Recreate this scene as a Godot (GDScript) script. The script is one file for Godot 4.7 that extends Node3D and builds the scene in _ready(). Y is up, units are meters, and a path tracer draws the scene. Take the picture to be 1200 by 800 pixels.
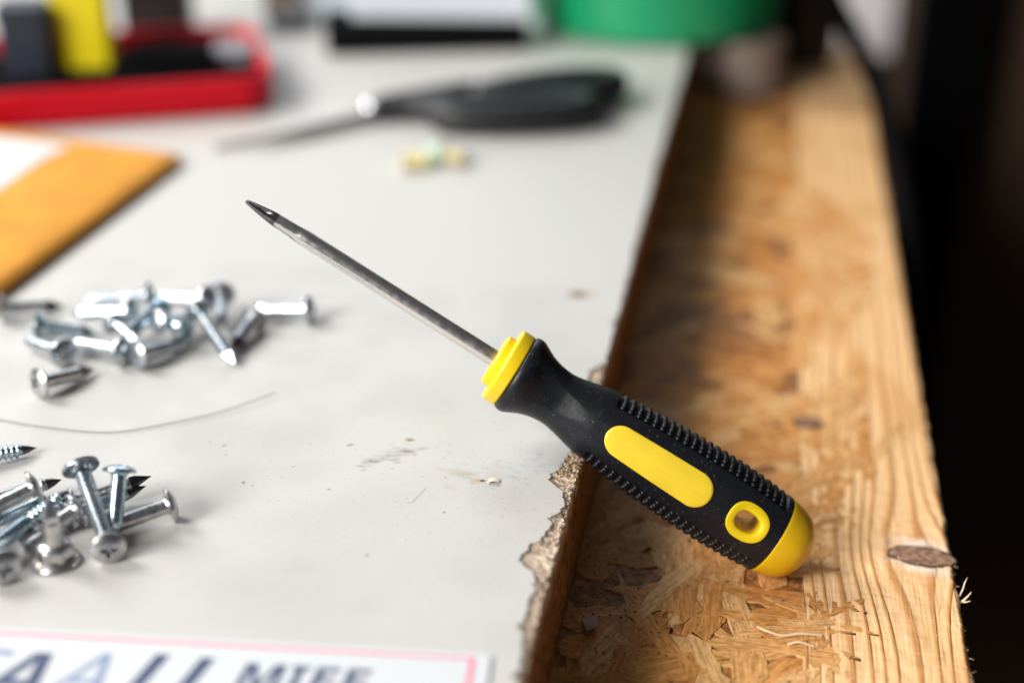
extends Node3D
# A screwdriver leaning on the chipped edge of a workbench. Shapes are written in millimetres, x right along the bench, y up, z towards the viewer.

const MM := 0.001
const DROP := -33.0            # top of the lower boards, below the worktop
var rng := RandomNumberGenerator.new()
var noise := FastNoiseLite.new()
var M := {}
var used := {}


func _ready() -> void:
	rng.seed = 7
	noise.seed = 3
	noise.frequency = 1.0
	noise.fractal_octaves = 2
	# ---- camera
	var cam := Camera3D.new()
	cam.name = "camera"
	add_child(cam)
	cam.position = Vector3(0.04146, 0.20538, 0.34528)
	cam.look_at_from_position(cam.position, cam.position + Vector3(-0.156755, -0.435293, -0.886537), Vector3.UP)
	var lens := CameraAttributesPhysical.new()
	lens.frustum_focal_length = 50.02
	lens.frustum_near = 0.02
	lens.frustum_far = 20.0
	lens.frustum_focus_distance = 0.389
	lens.exposure_aperture = 3.5
	cam.attributes = lens
	cam.current = true
	# ---- air and light: a dim room, one window on the left, a second one behind the bench
	var e := Environment.new()
	e.background_mode = Environment.BG_COLOR
	e.background_color = Color(0.31, 0.315, 0.33)
	e.tonemap_mode = Environment.TONE_MAPPER_LINEAR
	e.tonemap_exposure = 1.0
	e.sdfgi_enabled = true
	e.ssao_enabled = true
	e.ssil_enabled = true
	var w := WorldEnvironment.new()
	w.name = "room_air"
	w.environment = e
	add_child(w)
	window_light("left_window_light", Vector3(-1.22, 1.04, -0.38), Vector2(0.5, 0.6), 2.55, Color(1.0, 0.99, 0.975))
	window_light("side_window_light", Vector3(-1.05, 0.88, 1.12), Vector2(0.8, 0.75), 4.7, Color(1.0, 0.99, 0.975))
	window_light("back_window_light", Vector3(-0.75, 0.95, -1.75), Vector2(1.7, 0.9), 1.35, Color(0.93, 0.97, 1.0))
	materials()
	worktop()
	lower_boards()
	dark_room()
	screwdriver()
	screws()
	desk_clutter()
	far_clutter()
	wood_debris()


func window_light(called: String, at: Vector3, size: Vector2, energy: float, tint: Color) -> void:
	var l := AreaLight3D.new()
	l.name = called
	add_child(l)
	l.look_at_from_position(at, Vector3(0, 0, -0.05), Vector3.UP)
	l.area_size = size
	l.light_energy = energy
	l.light_color = tint
	l.area_range = 8.0
	l.shadow_enabled = true


# ------------------------------------------------------------------ helpers

func thing(called: String, label: String, category: String, at := Vector3.ZERO, group := "") -> Node3D:
	var o := Node3D.new()
	o.name = numbered(called)
	add_child(o)
	o.position = at * MM
	tag(o, label, category, group)
	return o


func tag(o: Node3D, label: String, category: String, group := "") -> void:
	o.set_meta("label", label)
	o.set_meta("category", category)
	if group:
		o.set_meta("group", group)


func numbered(called: String) -> String:
	var n: int = used.get(called, 0)
	used[called] = n + 1
	return called if n == 0 else "%s_%03d" % [called, n]


func buf() -> Dictionary:
	return {"v": PackedVector3Array(), "u": PackedVector2Array(), "c": PackedColorArray(), "i": PackedInt32Array()}


# a sheet of quads through rows of points; uv gives texture coordinates, col colours
func grid(b: Dictionary, rows: Array, closed := false, uvs: Array = [], cols: Array = [], keep: Variant = null) -> void:
	var base: int = b.v.size()
	var n: int = rows[0].size()
	for r in rows.size():
		b.v.append_array(rows[r])
		for k in n:
			b.u.append(uvs[r][k] if uvs.size() else Vector2(rows[r][k].x, rows[r][k].z) * 0.02)
			b.c.append(cols[r][k] if cols.size() else Color.WHITE)
	var wide := n if closed else n - 1
	for r in rows.size() - 1:
		for k in wide:
			if keep != null and not keep.call(r, k):
				continue
			var k2 := (k + 1) % n
			var p := base + r * n + k
			var q := base + r * n + k2
			var s := base + (r + 1) * n + k
			var t := base + (r + 1) * n + k2
			b.i.append_array(PackedInt32Array([p, q, s, q, t, s]))


func flat_tri(b: Dictionary, p: Vector3, q: Vector3, s: Vector3) -> void:
	var n: int = b.v.size()
	for x in [p, q, s]:
		b.v.append(x)
		b.u.append(Vector2(x.x, x.z) * 0.02)
		b.c.append(Color.WHITE)
	b.i.append_array(PackedInt32Array([n, n + 1, n + 2]))


func flat_quad(b: Dictionary, p: Vector3, q: Vector3, s: Vector3, t: Vector3) -> void:
	flat_tri(b, p, q, s)
	flat_tri(b, p, s, t)


# way: "out" turns a closed shape outwards, "up" turns a sheet upwards, "front" towards +z
func mesh_of(b: Dictionary, way := "out") -> ArrayMesh:
	var v: PackedVector3Array = b.v
	var ix: PackedInt32Array = b.i
	var mid := Vector3.ZERO
	for p in v:
		mid += p
	mid /= maxf(1.0, v.size())
	var sum := 0.0
	for k in range(0, ix.size(), 3):
		var cr := (v[ix[k + 2]] - v[ix[k]]).cross(v[ix[k + 1]] - v[ix[k]])   # clockwise faces
		sum += cr.y if way == "up" else cr.z if way == "front" else cr.dot((v[ix[k]] + v[ix[k + 1]] + v[ix[k + 2]]) / 3.0 - mid)
	if sum < 0.0:
		for k in range(0, ix.size(), 3):
			var x := ix[k + 1]
			ix[k + 1] = ix[k + 2]
			ix[k + 2] = x
	var nn := PackedVector3Array()
	nn.resize(v.size())
	for k in range(0, ix.size(), 3):
		var cr2 := (v[ix[k + 2]] - v[ix[k]]).cross(v[ix[k + 1]] - v[ix[k]])
		nn[ix[k]] += cr2
		nn[ix[k + 1]] += cr2
		nn[ix[k + 2]] += cr2
	var vs := PackedVector3Array()
	vs.resize(v.size())
	for k in v.size():
		nn[k] = nn[k].normalized() if nn[k].length_squared() > 1e-12 else Vector3.UP
		vs[k] = v[k] * MM
	var a := []
	a.resize(Mesh.ARRAY_MAX)
	a[Mesh.ARRAY_VERTEX] = vs
	a[Mesh.ARRAY_NORMAL] = nn
	a[Mesh.ARRAY_TEX_UV] = b.u
	a[Mesh.ARRAY_COLOR] = b.c
	a[Mesh.ARRAY_INDEX] = ix
	var m := ArrayMesh.new()
	m.add_surface_from_arrays(Mesh.PRIMITIVE_TRIANGLES, a)
	return m


func part(called: String, b: Variant, mat: Material, parent: Node3D, way := "out") -> MeshInstance3D:
	var o := MeshInstance3D.new()
	o.name = called if parent != self else numbered(called)
	o.mesh = mesh_of(b, way) if b is Dictionary else b
	o.material_override = mat
	parent.add_child(o, true)
	return o


# a body of revolution about the local x axis: runs of [x, radius], a crease between runs
func lathe(b: Dictionary, runs: Array, seg := 32, bend: Variant = null) -> void:
	for run in runs:
		var rows := []
		var uvs := []
		for p in run:
			var row := PackedVector3Array()
			var uv := PackedVector2Array()
			for k in seg:
				var t := TAU * k / seg
				var r: float = p[1]
				if bend != null:
					r = bend.call(p[0], t, r)
				row.append(Vector3(p[0], r * sin(t), r * cos(t)))
				uv.append(Vector2(p[0] * 0.05, float(k) / seg))
			rows.append(row)
			uvs.append(uv)
		grid(b, rows, true, uvs)


# the same about the local y axis
func lathe_up(b: Dictionary, runs: Array, seg := 40) -> void:
	for run in runs:
		var rows := []
		for p in run:
			var row := PackedVector3Array()
			for k in seg:
				var t := TAU * k / seg
				row.append(Vector3(p[1] * sin(t), p[0], p[1] * cos(t)))
			rows.append(row)
		grid(b, rows, true)


# a box with rounded vertical edges and a small chamfer at top and bottom, base at y0
func slab(b: Dictionary, sx: float, sz: float, y0: float, y1: float, round_off := 2.0, chamfer := 0.6, at := Vector3.ZERO) -> void:
	var rows := []
	for p in [[y0, chamfer], [y0 + chamfer, 0.0], [y1 - chamfer, 0.0], [y1 - chamfer * 0.3, chamfer * 0.3], [y1, chamfer]]:
		rows.append(loop(sx - 2.0 * p[1], sz - 2.0 * p[1], maxf(0.05, round_off - p[1]), p[0], at))
	grid(b, rows, true)
	for r in [0, 4]:
		cap(b, rows[r])


func loop(sx: float, sz: float, r: float, y: float, at := Vector3.ZERO) -> PackedVector3Array:
	var out := PackedVector3Array()
	var c := [[1, 1, 0.0], [-1, 1, PI / 2], [-1, -1, PI], [1, -1, PI * 1.5]]
	for q in c:
		for k in 6:
			var a: float = q[2] + PI / 2 * k / 5.0
			out.append(at + Vector3(q[0] * (sx / 2 - r) + r * cos(a), y, q[1] * (sz / 2 - r) + r * sin(a)))
	return out


func cap(b: Dictionary, row: PackedVector3Array) -> void:
	var mid := Vector3.ZERO
	for p in row:
		mid += p
	mid /= row.size()
	var n: int = b.v.size()
	b.v.append(mid)
	b.u.append(Vector2(mid.x, mid.z) * 0.02)
	b.c.append(Color.WHITE)
	for p in row:
		b.v.append(p)
		b.u.append(Vector2(p.x, p.z) * 0.02)
		b.c.append(Color.WHITE)
	# turned like the side wall it closes: the wall's own turn is settled in mesh_of, so the two are given the same sense here
	var below: bool = row[0].y <= b.get("mid_y", row[0].y + (1.0 if b.get("first_cap", true) else -1.0))
	b["first_cap"] = false
	for k in row.size():
		var k2 := (k + 1) % row.size()
		if below:
			b.i.append_array(PackedInt32Array([n, n + 1 + k2, n + 1 + k]))
		else:
			b.i.append_array(PackedInt32Array([n, n + 1 + k, n + 1 + k2]))
	if not below:
		b["first_cap"] = true


# a tube of radius r (a number or a list) along points
func tube(b: Dictionary, pts: Array, r: Variant, seg := 10, squash := 1.0) -> void:
	var rows := []
	var side := Vector3.ZERO
	for k in pts.size():
		var d: Vector3 = (pts[mini(k + 1, pts.size() - 1)] - pts[maxi(k - 1, 0)]).normalized()
		if k == 0:
			side = d.cross(Vector3.UP if absf(d.y) < 0.9 else Vector3.RIGHT).normalized()
		side = (side - d * side.dot(d)).normalized()
		var up := side.cross(d).normalized()
		var rr: float = r[k] if r is Array else r
		var row := PackedVector3Array()
		for j in seg:
			var t := TAU * j / seg
			row.append(pts[k] + side * cos(t) * rr + up * sin(t) * rr * squash)
		rows.append(row)
	grid(b, rows, true)


func smooth(pts: Array, each := 6) -> Array:
	var c := Curve3D.new()
	for k in pts.size():
		var t: Vector3 = (pts[mini(k + 1, pts.size() - 1)] - pts[maxi(k - 1, 0)]) / 6.0
		c.add_point(pts[k], -t, t)
	var out := []
	var n := (pts.size() - 1) * each
	for k in n + 1:
		var f := float(k) / each
		var s := mini(int(f), pts.size() - 2)
		out.append(c.sample(s, f - s))
	return out


func lin(r: float, g: float, b: float) -> Color:
	return Color(r, g, b).linear_to_srgb()


func mat(called: String, color: Color, rough := 0.5, metal := 0.0) -> StandardMaterial3D:
	var m := StandardMaterial3D.new()
	m.resource_name = called
	m.albedo_color = color
	m.roughness = rough
	m.metallic = metal
	M[called] = m
	return m


func noise_tex(freq: float, lo: Color, hi: Color, seed_ := 1, size := 256, octaves := 4, bump := false) -> NoiseTexture2D:
	var n := FastNoiseLite.new()
	n.seed = seed_
	n.frequency = freq
	n.fractal_octaves = octaves
	var t := NoiseTexture2D.new()
	t.width = size
	t.height = size
	t.seamless = true
	t.noise = n
	t.as_normal_map = bump
	if bump:
		t.bump_strength = 4.0
	else:
		var g := Gradient.new()
		g.set_color(0, lo)
		g.set_color(1, hi)
		t.color_ramp = g
	return t


func tri(m: StandardMaterial3D, scale: float) -> StandardMaterial3D:
	m.uv1_triplanar = true
	m.uv1_scale = Vector3.ONE * scale
	return m


# ------------------------------------------------------------------ materials

func materials() -> void:
	var m: StandardMaterial3D
	# black rubber with a bloom of dust
	m = tri(mat("rubber", Color.WHITE, 0.5), 18.0)
	var im := Image.create(512, 512, false, Image.FORMAT_RGB8)
	im.fill(lin(0.0075, 0.0090, 0.0120))
	for k in 420:
		var g := rng.randf_range(0.8, 1.8)
		dot(im, rng.randf() * 512, rng.randf() * 512, rng.randf_range(2, 34), lin(0.010 * g, 0.0118 * g, 0.0155 * g), 0.22)
	for k in 380:
		dot(im, rng.randf() * 512, rng.randf() * 512, rng.randf_range(0.8, 2.3), lin(0.22, 0.22, 0.22), rng.randf_range(0.15, 0.85), rng.randf_range(1.0, 2.2), rng.randf() * PI)
	m.albedo_texture = ImageTexture.create_from_image(im)
	m.albedo_color = Color.WHITE
	m.metallic_specular = 0.42
	m.roughness_texture = noise_tex(0.02, Color(0.75, 0.75, 0.75), Color(1, 1, 1), 5)
	m.roughness = 0.47
	m.normal_enabled = true
	m.normal_texture = noise_tex(0.12, Color.BLACK, Color.WHITE, 8, 256, 3, true)
	m.normal_scale = 0.05
	m = mat("bump_rubber", lin(0.0065, 0.0075, 0.010), 0.40)
	m.metallic_specular = 0.4
	m = tri(mat("yellow_plastic", lin(0.95, 0.70, 0.012), 0.38), 25.0)
	m.roughness_texture = noise_tex(0.03, Color(0.7, 0.7, 0.7), Color(1, 1, 1), 15)
	m.subsurf_scatter_enabled = true
	m.subsurf_scatter_strength = 0.06
	m = tri(mat("amber_plastic", lin(0.90, 0.56, 0.008), 0.36), 25.0)
	m.roughness_texture = noise_tex(0.03, Color(0.7, 0.7, 0.7), Color(1, 1, 1), 16)
	m.subsurf_scatter_enabled = true
	m.subsurf_scatter_strength = 0.06
	m = tri(mat("inlay_plastic", lin(0.96, 0.71, 0.035), 0.5), 25.0)
	for called in ["yellow_plastic", "amber_plastic", "inlay_plastic"]:
		M[called].albedo_texture = yellow_wear(called.length())
	# steel
	m = tri(mat("shaft_steel", lin(0.78, 0.74, 0.71), 0.38, 1.0), 18.0)
	m.roughness_texture = noise_tex(0.05, Color(0.6, 0.6, 0.6), Color(1, 1, 1), 21)
	m.normal_enabled = true
	m.normal_texture = noise_tex(0.16, Color.BLACK, Color.WHITE, 22, 256, 3, true)
	m.normal_scale = 0.012
	m = tri(mat("black_steel", lin(0.13, 0.13, 0.135), 0.36, 0.9), 40.0)
	m.roughness_texture = noise_tex(0.05, Color(0.6, 0.6, 0.6), Color(1, 1, 1), 23)
	var tints := [lin(0.80, 0.83, 0.86), lin(0.66, 0.79, 0.86), lin(0.76, 0.72, 0.69), lin(0.68, 0.68, 0.70)]
	for k in 4:
		m = tri(mat("zinc_%d" % k, tints[k], [0.36, 0.33, 0.40, 0.44][k], 1.0), 60.0)
		m.albedo_texture = noise_tex(0.012, Color(0.72, 0.78, 0.84), Color(1.0, 0.97, 0.93), 30 + k)
		m.roughness_texture = noise_tex(0.04, Color(0.55, 0.55, 0.55), Color(1, 1, 1), 40 + k)
	mat("dark_point", lin(0.10, 0.10, 0.105), 0.38, 1.0)
	# boards
	M["laminate"] = laminate_material()
	m = mat("laminate_edge", lin(0.52, 0.46, 0.40), 0.8)
	m = mat("chipboard", Color.WHITE, 0.95)
	m.vertex_color_use_as_albedo = true
	m.metallic_specular = 0.2
	wood_materials()
	# clutter
	mat("paper", lin(0.60, 0.625, 0.65), 0.75)
	mat("pink_ink", lin(0.72, 0.17, 0.24), 0.7)
	mat("blue_ink", lin(0.055, 0.075, 0.15), 0.7)
	mat("pale_ink", lin(0.22, 0.28, 0.42), 0.7)
	m = mat("envelope", lin(0.80, 0.33, 0.010), 0.7)
	m.uv1_triplanar = true
	m.uv1_scale = Vector3.ONE * 9.0
	m.albedo_texture = noise_tex(0.02, Color(0.86, 0.86, 0.86), Color(1, 1, 1), 51)
	mat("red_plastic", lin(0.52, 0.003, 0.014), 0.38)
	M.red_plastic.metallic_specular = 0.3
	mat("yellow_pack", lin(0.80, 0.67, 0.008), 0.4)
	mat("slate_plastic", lin(0.020, 0.029, 0.046), 0.5)
	mat("black_plastic", lin(0.007, 0.0075, 0.009), 0.45)
	mat("black_foam", lin(0.006, 0.006, 0.007), 0.95)
	M.black_foam.metallic_specular = 0.1
	mat("grey_plastic", lin(0.20, 0.21, 0.22), 0.45)
	mat("olive_plastic", lin(0.10, 0.075, 0.02), 0.5)
	mat("brown_wood", lin(0.17, 0.085, 0.04), 0.6)
	mat("white_card", lin(0.74, 0.79, 0.86), 0.5)
	mat("green_plastic", lin(0.010, 0.33, 0.135), 0.30)
	mat("taupe_plastic", lin(0.20, 0.155, 0.125), 0.55)
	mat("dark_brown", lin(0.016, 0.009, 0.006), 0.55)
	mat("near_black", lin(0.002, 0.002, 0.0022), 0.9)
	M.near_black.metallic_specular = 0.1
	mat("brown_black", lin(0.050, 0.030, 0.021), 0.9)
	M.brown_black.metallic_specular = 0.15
	mat("wall_grey", lin(0.80, 0.76, 0.78), 0.8)
	mat("scissor_steel", lin(0.40, 0.38, 0.37), 0.32, 1.0)
	mat("chrome", lin(0.85, 0.86, 0.9), 0.12, 1.0)
	m = mat("plug_yellow", lin(0.84, 0.74, 0.36), 0.3)
	m = mat("plug_mint", lin(0.58, 0.80, 0.70), 0.25)
	m = mat("plug_tan", lin(0.50, 0.42, 0.22), 0.35)
	mat("cable", lin(0.004, 0.0035, 0.0035), 0.8)
	M.cable.metallic_specular = 0.12
	mat("hair", lin(0.05, 0.045, 0.04), 0.5)


# faint scuffs, grime and unevenness over a plastic's own colour
func yellow_wear(seed_: int) -> ImageTexture:
	var r := RandomNumberGenerator.new()
	r.seed = seed_
	var im := Image.create(512, 512, false, Image.FORMAT_RGB8)
	im.fill(Color(0.975, 0.97, 0.96))
	for k in 160:
		var g := r.randf_range(0.90, 1.0)
		dot(im, r.randf() * 512, r.randf() * 512, r.randf_range(8, 50), Color(g, g * 0.985, g * 0.95), 0.35, r.randf_range(1, 2), r.randf() * PI)
	for k in 60:
		dot(im, r.randf() * 512, r.randf() * 512, r.randf_range(0.8, 1.8), Color(0.62, 0.55, 0.42), r.randf_range(0.1, 0.5), r.randf_range(1, 3), r.randf() * PI)
	for k in 26:
		dot(im, r.randf() * 512, r.randf() * 512, 1.1, Color(0.72, 0.68, 0.6), 0.4, r.randf_range(8, 26), r.randf() * PI)
	return ImageTexture.create_from_image(im)


# a soft round mark blended into a picture
func dot(im: Image, cx: float, cy: float, r: float, c: Color, strength: float, squeeze := 1.0, turn := 0.0) -> void:
	var reach := r * maxf(1.0, squeeze) + 1.0
	for y in range(maxi(0, int(cy - reach)), mini(im.get_height(), int(cy + reach) + 2)):
		for x in range(maxi(0, int(cx - reach)), mini(im.get_width(), int(cx + reach) + 2)):
			var d := Vector2(x - cx, y - cy).rotated(-turn)
			d.x /= squeeze
			var f := clampf(1.25 - d.length() / r, 0.0, 1.0) * strength
			if f > 0.0:
				im.set_pixel(x, y, im.get_pixel(x, y).lerp(c, f))


# the white face of the worktop with its dirt: 240 mm by 240 mm of it in one picture
func laminate_material() -> StandardMaterial3D:
	var n := 1536
	var k := n / 240.0
	var im := Image.create(n, n, false, Image.FORMAT_RGB8)
	var base := lin(0.530, 0.516, 0.494)
	im.fill(base)
	var at := func(x: float, z: float) -> Vector2: return Vector2((x + 215.0) * k, (z + 135.0) * k)
	for j in 260:
		var p := Vector2(rng.randf_range(120, n - 120), rng.randf_range(120, n - 120))
		dot(im, p.x, p.y, rng.randf_range(20, 80), lin(0.45, 0.44, 0.425) if rng.randf() < 0.6 else lin(0.56, 0.555, 0.55), 0.26, rng.randf_range(1, 2), rng.randf() * PI)
	for j in 520:      # fine dust, densest near the chipped edge
		var q: Vector2 = at.call(-absf(rng.randfn(0, 45)) - 3.0, rng.randfn(15, 35))
		if q.x > 20 and q.x < n - 3 and q.y > 20 and q.y < n - 20:
			dot(im, q.x, q.y, rng.randf_range(0.8, 1.9), lin(0.22, 0.18, 0.15), rng.randf_range(0.12, 0.55), rng.randf_range(1, 2.5), rng.randf() * PI)
	for s in [[-102.3, 9.3, 3.4], [-89.9, 27.6, 3.4], [-87.0, 28.6, 2.0], [-65.7, 26.9, 2.6], [-66.6, 2.5, 4.4], [-107, 8, 2.2], [-100, 14, 2.0], [-32.2, 32.7, 2.6], [-47.1, 55.6, 3.0], [-79, 17, 2]]:
		var q2: Vector2 = at.call(s[0], s[1])
		dot(im, q2.x, q2.y, s[2], lin(0.14, 0.12, 0.10), 0.75, 1.5, rng.randf() * PI)
	for j in 150:
		var q7: Vector2 = at.call(rng.randf_range(-190, -8), rng.randf_range(-110, 95))
		dot(im, q7.x, q7.y, rng.randf_range(0.8, 1.3), lin(0.42, 0.41, 0.39) if rng.randf() < 0.6 else lin(0.66, 0.65, 0.64), rng.randf_range(0.12, 0.38), rng.randf_range(6, 46), rng.randf() * PI)
	for j in 260:
		var q8: Vector2 = at.call(rng.randf_range(-205, -6), rng.randf_range(-125, 98))
		dot(im, q8.x, q8.y, rng.randf_range(0.8, 1.7), lin(0.26, 0.23, 0.20), rng.randf_range(0.1, 0.5), rng.randf_range(1, 2), rng.randf() * PI)
	# old tide marks, cuts and worn patches
	for j in 34:
		var q9: Vector2 = at.call(rng.randf_range(-180, -20), rng.randf_range(-95, 85))
		dot(im, q9.x, q9.y, rng.randf_range(18, 70), lin(0.44, 0.42, 0.385), rng.randf_range(0.10, 0.28), rng.randf_range(1, 3), rng.randf() * PI)
	# grey scuffs left of the neck
	for j in 70:
		var f := rng.randf()
		var q3: Vector2 = at.call(lerpf(-60.0, -47.0, f) + rng.randfn(0, 1.6), lerpf(13.0, 1.0, f) + rng.randfn(0, 1.6))
		dot(im, q3.x, q3.y, rng.randf_range(1.5, 7), lin(0.20, 0.18, 0.17), rng.randf_range(0.1, 0.38), rng.randf_range(1, 3), -0.5 + rng.randf() * 0.4)
	for j in 50:
		var q4: Vector2 = at.call(rng.randfn(-28, 6), rng.randfn(12, 3.5))
		dot(im, q4.x, q4.y, rng.randf_range(2, 9), lin(0.36, 0.29, 0.20), rng.randf_range(0.05, 0.22), 2.0, 0.2)
	var r: Vector2 = at.call(-50.4, -3.4)
	dot(im, r.x, r.y, 5.5, lin(0.20, 0.09, 0.035), 0.9, 1.7, -0.1)
	r = at.call(-26.4, 15.4)
	dot(im, r.x, r.y, 8, lin(0.42, 0.30, 0.16), 0.7, 1.8, -0.2)
	r = at.call(-25.2, 15.2)
	dot(im, r.x, r.y, 3.6, lin(0.035, 0.008, 0.008), 1.0, 1.4, -0.3)
	r = at.call(-16.2, -114.9)
	dot(im, r.x + 22, r.y - 4, 22, lin(0.42, 0.31, 0.22), 0.5, 1.4, 0.0)
	dot(im, r.x, r.y, 19, lin(0.15, 0.060, 0.025), 1.0, 1.2, 0.0)
	for j in 40:       # the short straight scratch
		var q5: Vector2 = at.call(lerpf(-41.7, -39.6, j / 39.0), lerpf(29.5, 21.5, j / 39.0))
		dot(im, q5.x, q5.y, 1.3, lin(0.22, 0.20, 0.18), 0.6)
	for j in 60:       # bluish rub next to the crumbled corner
		var q6: Vector2 = at.call(rng.randfn(-13, 5), rng.randfn(3, 4))
		dot(im, q6.x, q6.y, rng.randf_range(1, 6), lin(0.36, 0.38, 0.41), rng.randf_range(0.1, 0.4), 1.8, rng.randf() * PI)
	var m := mat("laminate_face", Color.WHITE, 0.46)
	m.albedo_texture = ImageTexture.create_from_image(im)
	m.texture_repeat = false
	m.metallic_specular = 0.4
	return m


func wood_materials() -> void:
	# streaks along u, shared by all flakes and shavings
	var n := FastNoiseLite.new()
	n.seed = 12
	n.frequency = 0.02
	n.fractal_octaves = 4
	var side := 512
	var data := PackedByteArray()
	data.resize(side * side * 3)
	for y in side:
		for x in side:
			var g := n.get_noise_2d(x * 0.3, y * 3.0) * 0.5 + n.get_noise_2d(x * 0.9 + 900.0, y * 14.0) * 0.22 + n.get_noise_2d(x * 1.4, y * 1.4 + 400.0) * 0.25
			g = clampf(0.90 + g * 0.42, 0.4, 1.0)
			var p := (y * side + x) * 3
			data[p] = int(g * 255.0)
			data[p + 1] = int(pow(g, 1.12) * 255.0)
			data[p + 2] = int(pow(g, 1.3) * 255.0)
	var streak := ImageTexture.create_from_image(Image.create_from_data(side, side, false, Image.FORMAT_RGB8, data))
	var tones := [lin(0.73, 0.345, 0.110), lin(0.70, 0.318, 0.096), lin(0.79, 0.415, 0.155), lin(0.63, 0.268, 0.074), lin(0.73, 0.340, 0.106), lin(0.83, 0.48, 0.205), lin(0.69, 0.315, 0.096)]
	for k in tones.size():
		var m := mat("strand_%d" % k, tones[k], 0.55)
		m.albedo_texture = streak
		m.metallic_specular = 0.25
		m.heightmap_enabled = true
		m.heightmap_texture = streak
		m.heightmap_scale = 0.006
	var f := mat("resin_wood", lin(0.64, 0.285, 0.082), 0.65)
	f.albedo_texture = noise_tex(0.03, Color(0.45, 0.40, 0.36), Color(1, 1, 1), 61, 512, 5)
	f.uv1_scale = Vector3(0.6, 0.6, 0.6)
	f.heightmap_enabled = true
	f.heightmap_texture = noise_tex(0.05, Color.BLACK, Color.WHITE, 62, 512, 5)
	f.heightmap_scale = 0.05
	mat("shaving", lin(0.80, 0.60, 0.38), 0.6)
	mat("pale_chip", lin(0.50, 0.44, 0.38), 0.7)
	mat("white_splinter", lin(0.78, 0.66, 0.52), 0.6)
	mat("knot_wood", lin(0.46, 0.29, 0.19), 0.75)
	M.knot_wood.albedo_texture = noise_tex(0.06, Color(0.55, 0.45, 0.4), Color(1, 1, 1), 66)
	mat("knot_rim", lin(0.025, 0.013, 0.009), 0.6)
	# the sawn pine strip: 46 mm across, 780 mm along, growth lines bent round the knot
	var wpx := 640
	var hpx := 2048
	var col := PackedByteArray()
	var rel := PackedByteArray()
	col.resize(wpx * hpx * 3)
	rel.resize(wpx * hpx)
	var light := Vector3(0.86, 0.555, 0.285)
	var dark := Vector3(0.55, 0.225, 0.062)
	for y in hpx:
		var z := lerpf(-620.0, 160.0, (y + 0.5) / hpx)
		var low := n.get_noise_2d(z * 0.2, 40.0) * 2.0
		for x in wpx:
			var xx := lerpf(64.0, 110.0, (x + 0.5) / wpx)
			var dz := z + 18.6
			var dx := xx - 99.3
			var bend := 7.0 * exp(-dz * dz / 700.0) * clampf(-dx / 10.0, -1.0, 1.0) * exp(-absf(dx) / 20.0) * 1.35
			var u := xx + low - bend * -1.0 + n.get_noise_2d(z * 0.22, xx * 0.6) * 1.1
			var v := fposmod(u / 4.3 + 0.25 * sin(u * 0.37), 1.0)
			var late := smoothstep(0.35, 0.86, v) * (1.0 - smoothstep(0.88, 0.99, v))
			var fib := n.get_noise_2d(z * 2.2 + 300.0, xx * 42.0)
			var saw := n.get_noise_2d(z * 16.0, xx * 3.0 + 500.0)
			var blot := n.get_noise_2d(z * 0.8 + 70.0, xx * 1.6) * (1.0 + 0.8 * smoothstep(-30.0, -70.0, z))
			var c := light.lerp(dark, clampf(0.05 + pow(late, 2.6) * 0.85 + fib * 0.12, 0.0, 1.0))
			c = c.lerp(Vector3(0.62, 0.33, 0.12), clampf(blot * 0.9, 0.0, 0.6))
			var halo := exp(-(pow(dx / 9.5, 2) + pow((absf(dz + blot * 5.0) - 6.8 + 0.03 * dx * dx) / 2.6, 2)))
			c = c.lerp(Vector3(0.80, 0.68, 0.56), clampf(halo * (0.85 + saw * 0.8), 0.0, 0.9))
			c *= 1.0 + saw * 0.10
			var p := (y * wpx + x) * 3
			var s := Color(clampf(c.x, 0, 1), clampf(c.y, 0, 1), clampf(c.z, 0, 1)).linear_to_srgb()
			col[p] = int(s.r * 255.0)
			col[p + 1] = int(s.g * 255.0)
			col[p + 2] = int(s.b * 255.0)
			rel[y * wpx + x] = int(clampf(0.5 + late * 0.30 + fib * 0.12 + saw * 0.22, 0.0, 1.0) * 255.0)
	var pm := mat("pine", Color.WHITE, 0.55)
	pm.albedo_texture = ImageTexture.create_from_image(Image.create_from_data(wpx, hpx, false, Image.FORMAT_RGB8, col))
	pm.heightmap_enabled = true
	pm.heightmap_texture = ImageTexture.create_from_image(Image.create_from_data(wpx, hpx, false, Image.FORMAT_L8, rel))
	pm.heightmap_scale = 0.07
	pm.texture_repeat = false
	pm.metallic_specular = 0.25


# ------------------------------------------------------------------ the worktop and its broken edge

func edge_x(z: float) -> float:
	var t := [Vector2(-700, 0), Vector2(-448, 0.2), Vector2(-262, -0.3), Vector2(-108.8, 0), Vector2(-62, -0.1), Vector2(-58, -3.8), Vector2(-50, -4.4), Vector2(-36, -2.1), Vector2(-16.8, -3.2), Vector2(-5.2, -3.6), Vector2(5.1, -5.1), Vector2(11.6, -7.5), Vector2(16.6, -2.5), Vector2(22.9, -1.1), Vector2(27, -1.6), Vector2(30.8, -4.6), Vector2(32.5, -2.9), Vector2(38.9, -4.4), Vector2(44, -6.2), Vector2(48.5, -8.6), Vector2(51, -8.9), Vector2(54, -6.0), Vector2(56.2, -4.0), Vector2(61.4, -2.7), Vector2(66.9, -3.4), Vector2(77, -3.2), Vector2(88, -1.8), Vector2(98, -0.9), Vector2(260, -0.9)]
	var x := 0.0
	for k in t.size() - 1:
		if z >= t[k].x and z <= t[k + 1].x:
			x = lerpf(t[k].y, t[k + 1].y, (z - t[k].x) / (t[k + 1].x - t[k].x))
	return x + noise.get_noise_2d(z * 0.5, 3.0) * 0.45 + noise.get_noise_2d(z * 1.9, 8.0) * 0.22 - maxf(0.0, noise.get_noise_2d(z * 0.16, 90.0) - 0.18) * 4.0


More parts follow.
